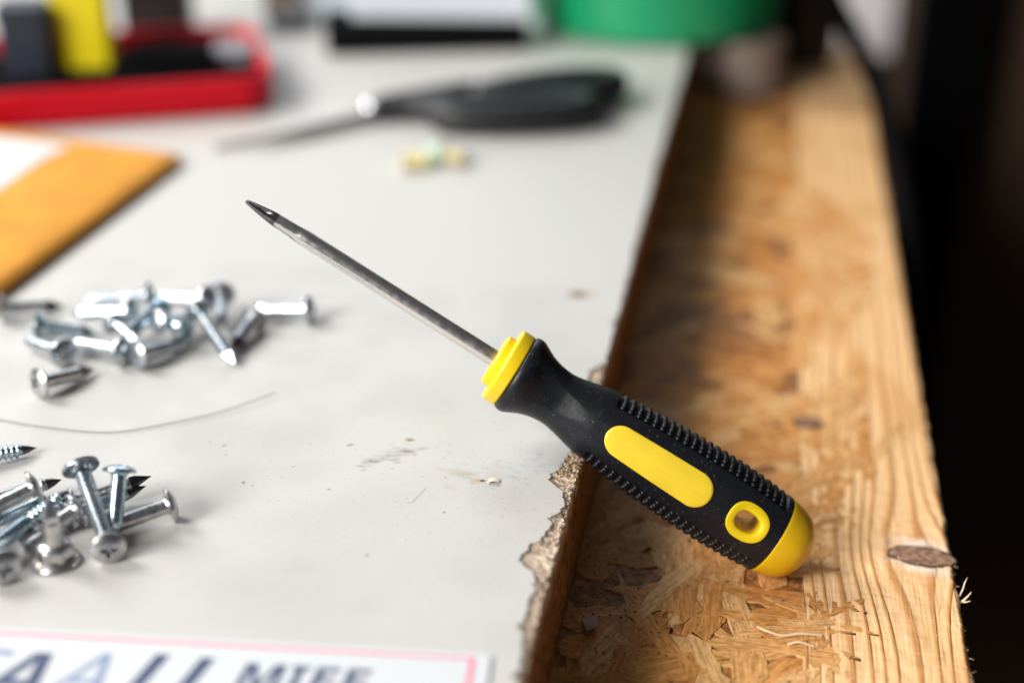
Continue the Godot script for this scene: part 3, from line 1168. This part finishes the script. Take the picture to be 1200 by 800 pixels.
# a screw whose head's underside is at the given point and which runs towards aim
func screw(kind: String, tint: int, at: Vector3, aim: Vector3, ln: float, label: String, group: String, head_r := 4.8, shank_r := 2.2, spin := 0.3) -> void:
	var o := thing("screw", label, "screw", at, group)
	var x := (aim - at).normalized()
	var y := (Vector3.UP - x * x.y)
	y = (y if y.length() > 0.05 else Vector3.FORWARD).normalized()
	var bs := Basis(x, y, x.cross(y))
	o.basis = bs * Basis(Vector3.RIGHT, spin)
	var m: Material = M["zinc_%d" % tint]
	var b := buf()
	if kind == "flange":
		lathe(b, [[[-0.2, 0.0], [-0.2, 5.6]], [[-0.2, 5.6], [0.1, 6.1], [0.55, 6.1], [1.3, 5.0], [1.7, 4.5]]], 48)
		part("flange", b, m, o)
		b = buf()
		var rows := []
		for p in [[1.4, 4.7], [4.2, 4.7], [4.9, 4.0], [5.3, 2.6], [5.6, 2.1]]:
			var row := PackedVector3Array()
			for k in 48:
				var t := TAU * k / 48.0
				var u := fposmod(t, PI / 3) - PI / 6
				var r: float = minf(p[1], 4.05 / cos(u)) if p[1] > 4.3 else p[1]
				row.append(Vector3(p[0], r * sin(t), r * cos(t)))
			rows.append(row)
		grid(b, rows, true)
		part("hexagon", b, m, o)
		b = buf()
		lathe(b, [[[5.0, shank_r + 0.3], [5.6, shank_r], [ln - 7.5, shank_r]]], 32)
		part("shank", b, m, o)
		b = buf()
		spear(b, ln - 7.5, 7.5, shank_r * 1.06, 1.0)
		part("drill_point", b, m, o)
		return
	head_pan(b, head_r, 2.3 if head_r > 4.3 else 2.0)
	part("head", b, m, o)
	b = buf()
	var neck := [[-0.1, shank_r + 0.75], [0.25, shank_r + 0.45], [0.9, shank_r]]
	var point := 5.0
	if kind == "bolt":
		lathe(b, [neck], 32)
		part("shank", b, m, o)
		b = buf()
		thread(b, 0.9, ln - 0.5, 1.0, shank_r - 0.45, 0.6)
		lathe(b, [[[ln - 0.5, shank_r - 0.2], [ln, shank_r - 0.6]], [[ln, shank_r - 0.6], [ln, 0.0]]], 28)
		part("thread", b, m, o)
		return
	if kind == "wood":
		lathe(b, [neck + [[ln * 0.42, shank_r], [ln * 0.42 + 0.6, shank_r - 0.5]]], 32)
		part("shank", b, m, o)
		b = buf()
		thread(b, ln * 0.42 + 0.3, ln - 4.2, 1.55, shank_r - 0.62, 0.85)
		part("thread", b, m, o)
		b = buf()
		lathe(b, [[[ln - 4.4, shank_r - 0.55], [ln - 2.5, shank_r - 1.0], [ln - 0.4, 0.14], [ln, 0.0]]], 24)
		part("point", b, M.dark_point, o)
		return
	if kind == "blunt":
		lathe(b, [neck + [[ln - 0.8, shank_r], [ln - 0.3, shank_r - 0.15], [ln, shank_r - 0.6]], [[ln, shank_r - 0.6], [ln, 0.0]]], 32)
		part("shank", b, m, o)
		return
	# drill: plain shank and ground point
	point = 6.0 if kind == "spear" else 4.5
	lathe(b, [neck + [[ln - point - 0.3, shank_r], [ln - point, shank_r - 0.02]]], 32)
	part("shank", b, m, o)
	b = buf()
	spear(b, ln - point, point, shank_r - 0.02)
	part("drill_point", b, M.dark_point if kind == "spear" else m, o)


func screws() -> void:
	var g := "screws in the front heap"
	var v := func(x: float, y: float, z: float) -> Vector3: return Vector3(x, y, z)
	screw("bolt", 0, v.call(-123.8, 15.2, 52.1), v.call(-112.3, 3.6, 65.4), 22.0, "big fine-threaded screw leaning head up across the front heap", g, 4.9, 2.15)
	screw("blunt", 2, v.call(-110.0, 4.2, 69.4), v.call(-121.4, 2.6, 50.0), 17.0, "screw with its cross recess facing the viewer at the foot of the big threaded screw", g, 4.4, 1.9, 0.15)
	screw("drill", 1, v.call(-113.2, 15.4, 52.3), v.call(-112.4, 1.4, 61.5), 17.5, "plain-shanked screw standing head up just right of the big threaded screw", g, 4.3, 1.95)
	screw("blunt", 2, v.call(-102.2, 4.7, 49.5), v.call(-117.5, 2.2, 60.8), 19.0, "screw lying at the right end of the front heap with its head edge-on", g, 4.7, 2.05)
	screw("spear", 2, v.call(-127.5, 4.2, 50.8), v.call(-111.3, 6.4, 38.8), 20.5, "upper of two dark pointed screws jutting out behind the standing screw", g, 4.0, 1.8)
	screw("spear", 3, v.call(-126.5, 3.2, 56.5), v.call(-112.6, 3.6, 39.3), 22.0, "lower of two dark pointed screws jutting out behind the standing screw", g, 4.0, 1.8)
	screw("blunt", 3, v.call(-124.8, 5.2, 57.1), v.call(-133.7, 2.1, 69.1), 15.5, "screw with its shank end to the viewer, head behind the hex flange screw", g, 4.9, 2.0)
	screw("flange", 2, v.call(-123.0, 0.3, 72.2), v.call(-123.0, 19.0, 71.6), 19.0, "hex flange screw standing upright on its head, point up", g, 6.0, 2.35)
	screw("drill", 2, v.call(-137.2, 9.4, 54.7), v.call(-148.1, 6.2, 65.2), 20.0, "screw raised on the left of the front heap with its thin head edge-on", g, 4.7, 2.05)
	screw("wood", 3, v.call(-148.0, 4.5, 54.5), v.call(-135.4, 5.2, 42.9), 17.5, "threaded screw whose dark point shows behind the raised thin head", g, 4.4, 2.1)
	screw("wood", 1, v.call(-137.6, 5.0, 76.4), v.call(-128.6, 7.2, 50.0), 28.0, "long screw running from the front left to a dark threaded point behind the upright screw", g, 4.7, 2.05)
	screw("blunt", 2, v.call(-131.4, 4.7, 82.6), v.call(-143.9, 3.0, 69.4), 17.0, "nearest screw of the front heap, cut by the left border, recess to the viewer", g, 4.7, 2.0)
	screw("blunt", 1, v.call(-145.0, 3.6, 66.0), v.call(-137.0, 3.6, 50.8), 18.0, "bluish plain screw lying under the raised thin-headed screw", g, 4.2, 1.5)
	screw("wood", 1, v.call(-169.5, 4.2, 37.0), v.call(-153.0, 1.9, 22.8), 22.0, "single threaded screw pointing in from the left border above the front heap", "", 4.6, 2.0)
	g = "screws in the rear heap"
	screw("spear", 2, v.call(-206.4, 4.6, -59.3), v.call(-190.8, 2.6, -68.0), 20.0, "screw with dark shank at the left border of the rear heap", g)
	screw("drill", 1, v.call(-187.3, 4.7, -48.5), v.call(-172.1, 2.2, -50.4), 19.0, "screw lying flat with its bluish head at the left of the rear heap", g)
	screw("drill", 0, v.call(-170.5, 4.6, -30.1), v.call(-194.0, 1.8, -44.0), 23.0, "front left screw of the rear heap, head right and bright shank left", g)
	screw("drill", 0, v.call(-152.5, 4.6, -34.5), v.call(-177.5, 2.6, -42.1), 22.5, "bright screw ending in a dark head beside the recessed round head", g)
	screw("drill", 3, v.call(-145.9, 4.7, -33.2), v.call(-134.5, 2.2, -50.8), 21.0, "screw with its round recessed head to the viewer at the front of the rear heap", g)
	screw("drill", 0, v.call(-158.2, 9.0, -55.1), v.call(-178.4, 6.4, -54.7), 21.0, "bright screw lying on top of others, second from the back in the rear heap", g)
	screw("drill", 0, v.call(-162.2, 4.7, -77.8), v.call(-184.7, 2.2, -73.1), 22.5, "rearmost left screw of the rear heap with its dark head to the right", g)
	screw("drill", 0, v.call(-138.6, 7.4, -72.1), v.call(-157.8, 5.0, -74.7), 20.0, "bright screw at the back middle of the rear heap", g)
	screw("drill", 0, v.call(-134.6, 10.5, -56.6), v.call(-115.3, 1.2, -37.3), 27.0, "screw slanting down to the right out of the middle of the rear heap", g, 4.4)
	screw("drill", 3, v.call(-134.3, 7.6, -76.3), v.call(-127.2, 5.0, -55.4), 21.0, "screw pointing at the viewer from the back right of the rear heap", g)
	screw("spear", 3, v.call(-119.1, 4.7, -65.4), v.call(-120.6, 1.8, -46.5), 19.5, "dark screw pointing at the viewer next to the separate right-hand screw", g)
	screw("drill", 0, v.call(-103.7, 4.7, -75.8), v.call(-125.0, 2.2, -76.4), 20.5, "separate screw right of the rear heap, head right, lying on its side", g)
	screw("spear", 2, v.call(-167.8, 4.8, -9.8), v.call(-158.4, 1.7, -26.2), 19.5, "lone screw in front of the rear heap with its bright head to the viewer", g)
	screw("drill", 1, v.call(-149.1, 10.2, -58.7), v.call(-153.6, 6.4, -41.0), 20.0, "screw raised in the middle of the rear heap, head to the back", g, 4.2)
	screw("drill", 0, v.call(-145.0, 9.2, -48.4), v.call(-138.0, 4.0, -64.0), 18.5, "screw with its round head raised to the viewer in the middle of the rear heap", g, 4.1)
	screw("drill", 1, v.call(-137.4, 6.2, -49.0), v.call(-152.0, 8.0, -58.5), 18.5, "bluish screw head low in the middle right of the rear heap", g, 4.1)
	screw("drill", 0, v.call(-160.5, 7.4, -48.2), v.call(-148.8, 6.2, -38.8), 15.5, "short bright screw lying crosswise behind the recessed round head", g, 3.9, 1.8)


# ------------------------------------------------------------------ things lying about

func desk_clutter() -> void:
	# hair-thin wire
	var b := buf()
	var pts := smooth([Vector3(-230, 0.35, -6), Vector3(-190, 0.35, 3), Vector3(-173, 0.35, 6.9), Vector3(-155.6, 0.5, 9.1), Vector3(-137.2, 0.45, 8.4), Vector3(-122, 0.7, 0.5), Vector3(-109.5, 0.9, -8.6), Vector3(-97, 1.6, -21.5)], 10)
	tube(b, pts, 0.13, 6)
	tag(part("wire", b, M.hair, self), "hair-thin dark wire lying curved across the white worktop", "wire")
	# printed card at the front
	var card := thing("card", "white printed card with a pink border at the front of the worktop", "card", Vector3(-8.3, 0.0, 89.6))
	card.rotation.y = atan2(0.09, 0.996)
	b = buf()
	slab(b, 190, 70, 0.05, 0.55, 1.5, 0.1, Vector3(-95, 0, 35))
	part("card_sheet", b, M.paper, card)
	b = buf()
	strip(b, -188.0, -3.6, 1.7, 2.5, 0.6)
	strip(b, -4.8, -3.6, 2.5, 68.0, 0.6)
	part("border_line", b, M.pink_ink, card, "up")
	var n := 0
	for q in [["S", -117.0, 2.6, "pale_ink"], ["A", -107.5, 3.4, "blue_ink"], ["A", -92.5, 2.0, "pale_ink"], ["L", -77.0, 1.4, "blue_ink"], ["L", -66.5, 1.8, "blue_ink"]]:
		letter(card, q[0], Vector3(q[1], 0.57, q[2] + 0.6), 15.5, M[q[3]], 0.25)
	letter(card, "MIEE", Vector3(-55.5, 0.57, 5.2), 9.0, M.blue_ink, 0.12)
	# padded envelope
	var env := thing("envelope", "orange padded envelope with a white address label", "envelope", Vector3(-209.3, 0.0, -225.6))
	var ex := Vector3(-0.981, 0, -0.194)
	var ez := Vector3(-0.049, 0, 0.999)
	b = buf()
	var rows := []
	var wide := 240.0
	var deep := 175.0
	for j in 41:
		var row := PackedVector3Array()
		for k in 41:
			var u := wide * (0.5 - 0.5 * cos(PI * k / 40.0))
			var v := deep * (0.5 - 0.5 * cos(PI * j / 40.0))
			var near := minf(minf(u, wide - u), minf(v, deep - v))
			var h := 5.0 + 4.0 * (1.0 - exp(-near / 14.0)) + noise.get_noise_2d(u * 0.02, v * 0.02) * 1.4 * smoothstep(2.0, 20.0, near)
			if near < 0.5:
				h = 4.3
			row.append(ex * u + ez * v + Vector3(0, h, 0))
		rows.append(row)
	grid(b, rows)
	var rim := PackedVector3Array()
	var foot := PackedVector3Array()
	var lower := PackedVector3Array()
	for e in [[0, 1], [1, 1], [2, 1], [3, 1]]:
		for k in 40:
			var p: Vector3 = rows[0][k] if e[0] == 0 else rows[k][40] if e[0] == 1 else rows[40][40 - k] if e[0] == 2 else rows[40 - k][0]
			rim.append(p)
			var c := ex * wide / 2 + ez * deep / 2
			lower.append(p + (p - c).normalized() * 0.8 - Vector3(0, 1.6, 0))
			foot.append(Vector3(p.x, 0.15, p.z) + (c - p).normalized() * 1.5)
	grid(b, [rim, lower, foot], true)
	part("padded_body", b, M.envelope, env)
	b = buf()
	rows = []
	for j in 9:
		var row := PackedVector3Array()
		for k in 9:
			var u := lerpf(49.0, 180.0, k / 8.0)
			var v := lerpf(16.0, 84.0, j / 8.0)
			var near := minf(minf(u, wide - u), minf(v, deep - v))
			row.append(ex * u + ez * v + Vector3(0, 5.0 + 4.0 * (1.0 - exp(-near / 14.0)) + noise.get_noise_2d(u * 0.02, v * 0.02) * 1.4 * smoothstep(2.0, 20.0, near) + 0.35, 0))
		rows.append(row)
	grid(b, rows)
	part("address_label", b, M.paper, env, "up")
	# scissors
	var sc := thing("scissors", "open-bladed steel scissors with black plastic handles lying on the worktop", "scissors", Vector3(-144.2, 0.0, -308.7))
	blade(sc, Vector3(10, 3.4, 2), Vector3(-57, 2.2, 63), 6.5, 2.0)
	blade(sc, Vector3(10, 5.6, -3), Vector3(-40, 4.6, 58), 6.5, 2.0)
	b = buf()
	lathe_up(b, [[[6.4, 0.0], [9.4, 0.0], [9.2, 2.0], [8.2, 3.6], [6.4, 4.2]]], 24)
	part("pivot", b, M.chrome, sc)
	for s in [0, 1]:
		b = buf()
		var lp := []
		var c0 := Vector3(72, 7.5, 1.0) if s == 0 else Vector3(83, 9.0, -33.0)
		var turn := -0.32 if s == 0 else -0.58
		for k in 33:
			var a := TAU * k / 32.0
			var q := Vector3(cos(a) * 36.0, 0, sin(a) * (11.5 + 2.5 * cos(a)))
			lp.append(c0 + q.rotated(Vector3.UP, -turn))
		tube(b, lp, 8.0, 12, 0.95)
		tube(b, smooth([Vector3(4, 5, 3 - 6 * s), Vector3(20, 6.5, 0 - 10 * s), Vector3(36, 7.5, 2 - 22 * s), Vector3(46, 7.8, 3 - 30 * s)], 5), 6.6, 12, 1.0)
		part("handle", b, M.black_plastic, sc)
	# three small wall plugs
	plug(Vector3(-104.5, 3.6, -240.0), 0.3, "plug_yellow", "pale yellow plastic plug, left one of the small heap by the scissors")
	plug(Vector3(-97.5, 4.2, -254.0), 1.3, "plug_mint", "mint coloured plastic plug at the back of the small heap by the scissors")
	plug(Vector3(-89.5, 3.4, -248.0), -0.5, "plug_tan", "tan plastic plug, right one of the small heap by the scissors")


func strip(b: Dictionary, x0: float, x1: float, z0: float, z1: float, y: float) -> void:
	grid(b, [PackedVector3Array([Vector3(x0, y, z0), Vector3(x1, y, z0)]), PackedVector3Array([Vector3(x0, y, z1), Vector3(x1, y, z1)])])


func letter(parent: Node3D, text: String, at: Vector3, tall: float, m: Material, lean: float) -> void:
	var t := TextMesh.new()
	var f := SystemFont.new()
	f.font_names = PackedStringArray(["Droid Sans"])
	f.font_weight = 400 if m == M.pale_ink else 700
	t.font = f
	t.text = text
	t.font_size = 64
	t.pixel_size = tall * MM / 46.0
	t.depth = 0.0001
	t.horizontal_alignment = HORIZONTAL_ALIGNMENT_LEFT
	t.vertical_alignment = VERTICAL_ALIGNMENT_TOP
	var o := MeshInstance3D.new()
	o.name = "lettering"
	o.mesh = t
	o.material_override = m
	parent.add_child(o, true)
	o.position = at * MM
	o.basis = Basis(Vector3.RIGHT, Vector3(lean, 0, -1), Vector3.UP)


func blade(parent: Node3D, p: Vector3, q: Vector3, w: float, th: float) -> void:
	var b := buf()
	var d := (q - p)
	var side := Vector3(-d.z, 0, d.x).normalized()
	var rows := []
	for k in 9:
		var f := k / 8.0
		var c := p + d * f
		var ww := w * (1.0 - 0.85 * f * f)
		rows.append(PackedVector3Array([c - side * ww * 0.5 + Vector3(0, -th / 2, 0), c + side * ww * 0.5 + Vector3(0, -th / 2, 0), c + side * ww * 0.62, c + side * ww * 0.2 + Vector3(0, th / 2, 0), c - side * ww * 0.5 + Vector3(0, th / 2, 0)]))
	grid(b, rows, true)
	part("blade", b, M.scissor_steel, parent)


func plug(at: Vector3, turn: float, m: String, label: String) -> void:
	var o := thing("wall_plug", label, "plug", at, "plastic plugs by the scissors")
	o.rotation.y = turn
	var b := buf()
	lathe(b, [[[-7.0, 0.0], [-7.0, 4.2]], [[-7.0, 4.2], [-6.2, 4.4], [-5.8, 4.2]], [[-5.8, 3.4], [3.0, 3.3], [6.5, 2.2], [7.0, 0.0]]], 20, func(x: float, t: float, r: float) -> float: return r * (1.0 + (0.06 * sin(x * 4.0) if x > -5.5 else 0.0)))
	part("sleeve", b, M[m], o)
	b = buf()
	for s in [1, -1]:
		slab(b, 9, 1.2, -0.6, 0.6, 0.3, 0.1, Vector3(0, 0, s * 3.4))
	part("fin", b, M[m], o)


func far_clutter() -> void:
	# red tray
	var tx := Vector3(0.911, 0, -0.413)
	var ty := Vector3(0.413, 0, 0.911)
	var tray := thing("tray", "open red plastic tray holding tools at the back left of the worktop", "tray", Vector3(-193.0, 0, -309.5) - tx * 165.0 - ty * 58.0)
	tray.basis = Basis(tx, Vector3.UP, ty)
	var b := buf()
	grid(b, [loop(324, 110, 14, 0.2), loop(330, 116, 16, 2.0), loop(332, 118, 17, 16.5), loop(331, 117, 17, 18.5), loop(327, 113, 15, 19.0), loop(322, 108, 13, 18.0), loop(320, 106, 12, 3.0)], true)
	part("rim_wall", b, M.red_plastic, tray)
	b = buf()
	slab(b, 319, 105, 0.3, 2.8, 11, 0.3)
	part("tray_floor", b, M.red_plastic, tray)
	b = buf()
	slab(b, 317, 103, 2.9, 10.5, 11, 0.8)
	part("liner", b, M.black_foam, tray)
	# what stands in it
	var at := func(u: float, v: float) -> Vector3: return tray.position / MM + tx * u + ty * v + Vector3(0, 10.6, 0)
	block("yellow_box", "tall yellow box standing in the red tray", "box", at.call(75, -18), 29, 22, 72, "yellow_pack", "lid", "yellow_pack", 0.25)
	block("slate_case", "dark slate blue case standing left of the tall yellow box in the red tray", "case", at.call(47, -12), 26, 24, 36, "slate_plastic", "cap", "slate_plastic", 0.3)
	block("olive_block", "olive brown block at the left of the red tray", "block", at.call(12, -20), 20, 20, 16, "olive_plastic", "top_plate", "slate_plastic", 0.2)
	block("black_case", "low black case lying in the red tray right of the yellow box", "case", at.call(118, -8), 44, 30, 9, "black_foam", "lid", "black_foam", 0.25)
	block("grey_block", "grey wedge-ended block at the right end of the red tray", "block", at.call(150, -10), 24, 26, 8, "grey_plastic", "top_plate", "grey_plastic", 0.3)
	# behind it
	block("black_box", "black box standing behind the red tray", "box", Vector3(-312, 0, -450), 40, 40, 54, "black_plastic", "lid", "black_plastic", 0.2)
	block("brown_block", "small brown block between the red tray and the white box", "block", Vector3(-252, 0, -500), 24, 18, 26, "brown_wood", "top_plate", "brown_wood", 0.3)
	block("grey_clamp", "dark grey clamp block in front of the small brown block", "block", Vector3(-240, 0, -478), 27, 16, 13, "slate_plastic", "jaw", "grey_plastic", 0.2)
	var pouch := block("flat_case", "flat black case under the white box at the back", "case", Vector3(-153, 0, -462), 116, 54, 15, "black_foam", "lid", "black_foam", 0.2)
	pouch.rotation.y = 0.28
	block("white_box", "white cardboard box at the back, left of the green tub", "box", Vector3(-144, 15.0, -474), 106, 40, 60, "white_card", "lid", "white_card", 0.25)
	block("pale_bag", "pale blue white packet behind the small brown block", "packet", Vector3(-222, 0, -522), 54, 24, 36, "white_card", "flap", "white_card", 0.3)
	# green tub and the can under its overhang
	var tub := thing("tub", "green plastic tub at the back, overhanging the worktop edge", "tub", Vector3(-26, 0.3, -545))
	b = buf()
	lathe_up(b, [[[0.0, 0.0], [0.0, 70.0]], [[0.0, 70.0], [1.2, 74.5], [4.0, 76.0], [50.0, 79.5], [112.0, 84.0]], [[112.0, 84.0], [112.0, 81.5], [50.0, 77.0], [4.0, 73.0], [3.0, 0.0]]], 72)
	part("tub_wall", b, M.green_plastic, tub)
	b = buf()
	lathe_up(b, [[[104.0, 83.6], [104.0, 87.5], [112.0, 88.0], [113.5, 86.0], [113.0, 82.0]]], 72)
	part("rim", b, M.green_plastic, tub)
	var can := thing("can", "grey brown can on the pine boards under the green tub", "can", Vector3(36.0, DROP + 0.4, -508))
	b = buf()
	lathe_up(b, [[[0.0, 0.0], [0.0, 19.0]], [[0.0, 19.0], [0.8, 20.6], [2.0, 20.6], [2.6, 20.0], [29.0, 20.0], [30.0, 20.6], [31.6, 20.4], [32.2, 19.0]], [[32.2, 19.0], [31.0, 18.6], [31.0, 0.0]]], 40)
	part("can_body", b, M.taupe_plastic, can)
	b = buf()
	lathe_up(b, [[[31.2, 0.0], [31.4, 13.0], [32.4, 13.5], [32.4, 16.0], [31.2, 16.4]]], 32)
	part("can_lid", b, M.taupe_plastic, can)
	var bot := thing("bottle", "dark brown bottle standing on the far end of the pine strip", "bottle", Vector3(68, DROP + 0.4, -590))
	b = buf()
	lathe_up(b, [[[0.0, 0.0], [0.0, 18.0]], [[0.0, 18.0], [1.5, 19.5], [60.0, 19.5], [74.0, 11.0], [80.0, 6.5], [90.0, 6.5]]], 32)
	part("bottle_body", b, M.dark_brown, bot)
	b = buf()
	lathe_up(b, [[[86.0, 7.6], [98.0, 7.6], [99.0, 7.0], [99.0, 0.0]]], 24)
	part("bottle_cap", b, M.near_black, bot)


func block(called: String, label: String, category: String, at: Vector3, sx: float, sz: float, h: float, m: String, top: String, m2: String, share: float) -> Node3D:
	var o := thing(called, label, category, at)
	o.rotation.y = 0.3 if called != "white_box" and called != "flat_case" else 0.12
	var cut := h * (1.0 - share)
	var b := buf()
	slab(b, sx - 1.2, sz - 1.2, 0.2, cut, 2.5, 0.8)
	part("body", b, M[m], o)
	b = buf()
	slab(b, sx, sz, cut + 0.1, h, 3.0, 1.0)
	part(top, b, M[m2], o)
	return o


func wood_debris() -> void:
	# pale chip leaning in the corner below the worktop edge
	var chip := thing("wood_chip", "pale grey wood chip lying on the strand board at the foot of the worktop edge", "wood chip", Vector3(7.8, DROP + 0.5, 31.5))
	chip.rotation = Vector3(-0.35, 0.25, 0.25)
	var b := buf()
	slab(b, 3.8, 7.2, 0.0, 1.3, 0.5, 0.25)
	part("chip_body", b, M.pale_chip, chip)
	# splinters at the right edge
	var sp := thing("splinter", "white splinter standing up from the right edge of the pine strip", "splinter", Vector3(108.6, DROP - 1.6, -2.5))
	b = buf()
	tube(b, [Vector3(0, 0, 0), Vector3(0.7, 2.6, -0.4), Vector3(0.9, 4.4, -0.6), Vector3(1.4, 6.0, -0.8)], [0.30, 0.42, 0.30, 0.08], 6, 0.5)
	part("fibre", b, M.white_splinter, sp)
	var sp2 := thing("splinter", "tan forked splinter below the white one on the right edge of the pine strip", "splinter", Vector3(108.4, DROP - 2.2, -0.5))
	b = buf()
	tube(b, [Vector3(0, 0, 0), Vector3(1.0, 0.8, 0.2), Vector3(2.2, 2.2, -0.4), Vector3(2.9, 3.4, -0.7)], [0.5, 0.6, 0.35, 0.12], 6, 0.5)
	tube(b, [Vector3(0.4, 0.4, 0.4), Vector3(1.6, 0.9, 0.9), Vector3(2.8, 1.5, 1.0)], [0.45, 0.35, 0.1], 6, 0.5)
	part("fibre", b, M.shaving, sp2)
	# curled shavings in front of the butt
	shaving([Vector3(52.5, DROP + 1.0, 25.0), Vector3(55.0, DROP + 1.9, 27.6), Vector3(59.0, DROP + 1.7, 28.6), Vector3(64.0, DROP + 1.6, 26.8), Vector3(69.5, DROP + 0.9, 25.6)], 1.5, "curled pale shaving on the strand board in front of the screwdriver butt")
	shaving([Vector3(60.5, DROP + 0.7, 31.0), Vector3(63.5, DROP + 1.3, 30.2), Vector3(67.5, DROP + 0.7, 30.6)], 1.2, "short pale shaving nearest the viewer on the pine strip joint")
	shaving([Vector3(68.0, DROP + 0.6, -30.0), Vector3(71.0, DROP + 1.4, -33.5), Vector3(75.5, DROP + 1.0, -35.0)], 1.1, "small light shaving on the pine strip behind the screwdriver butt")


func shaving(pts: Array, w: float, label: String) -> void:
	var b := buf()
	tube(b, smooth(pts, 5), w * 0.36, 8, 0.3)
	tag(part("shaving", b, M.shaving, self), label, "shaving", "wood shavings")
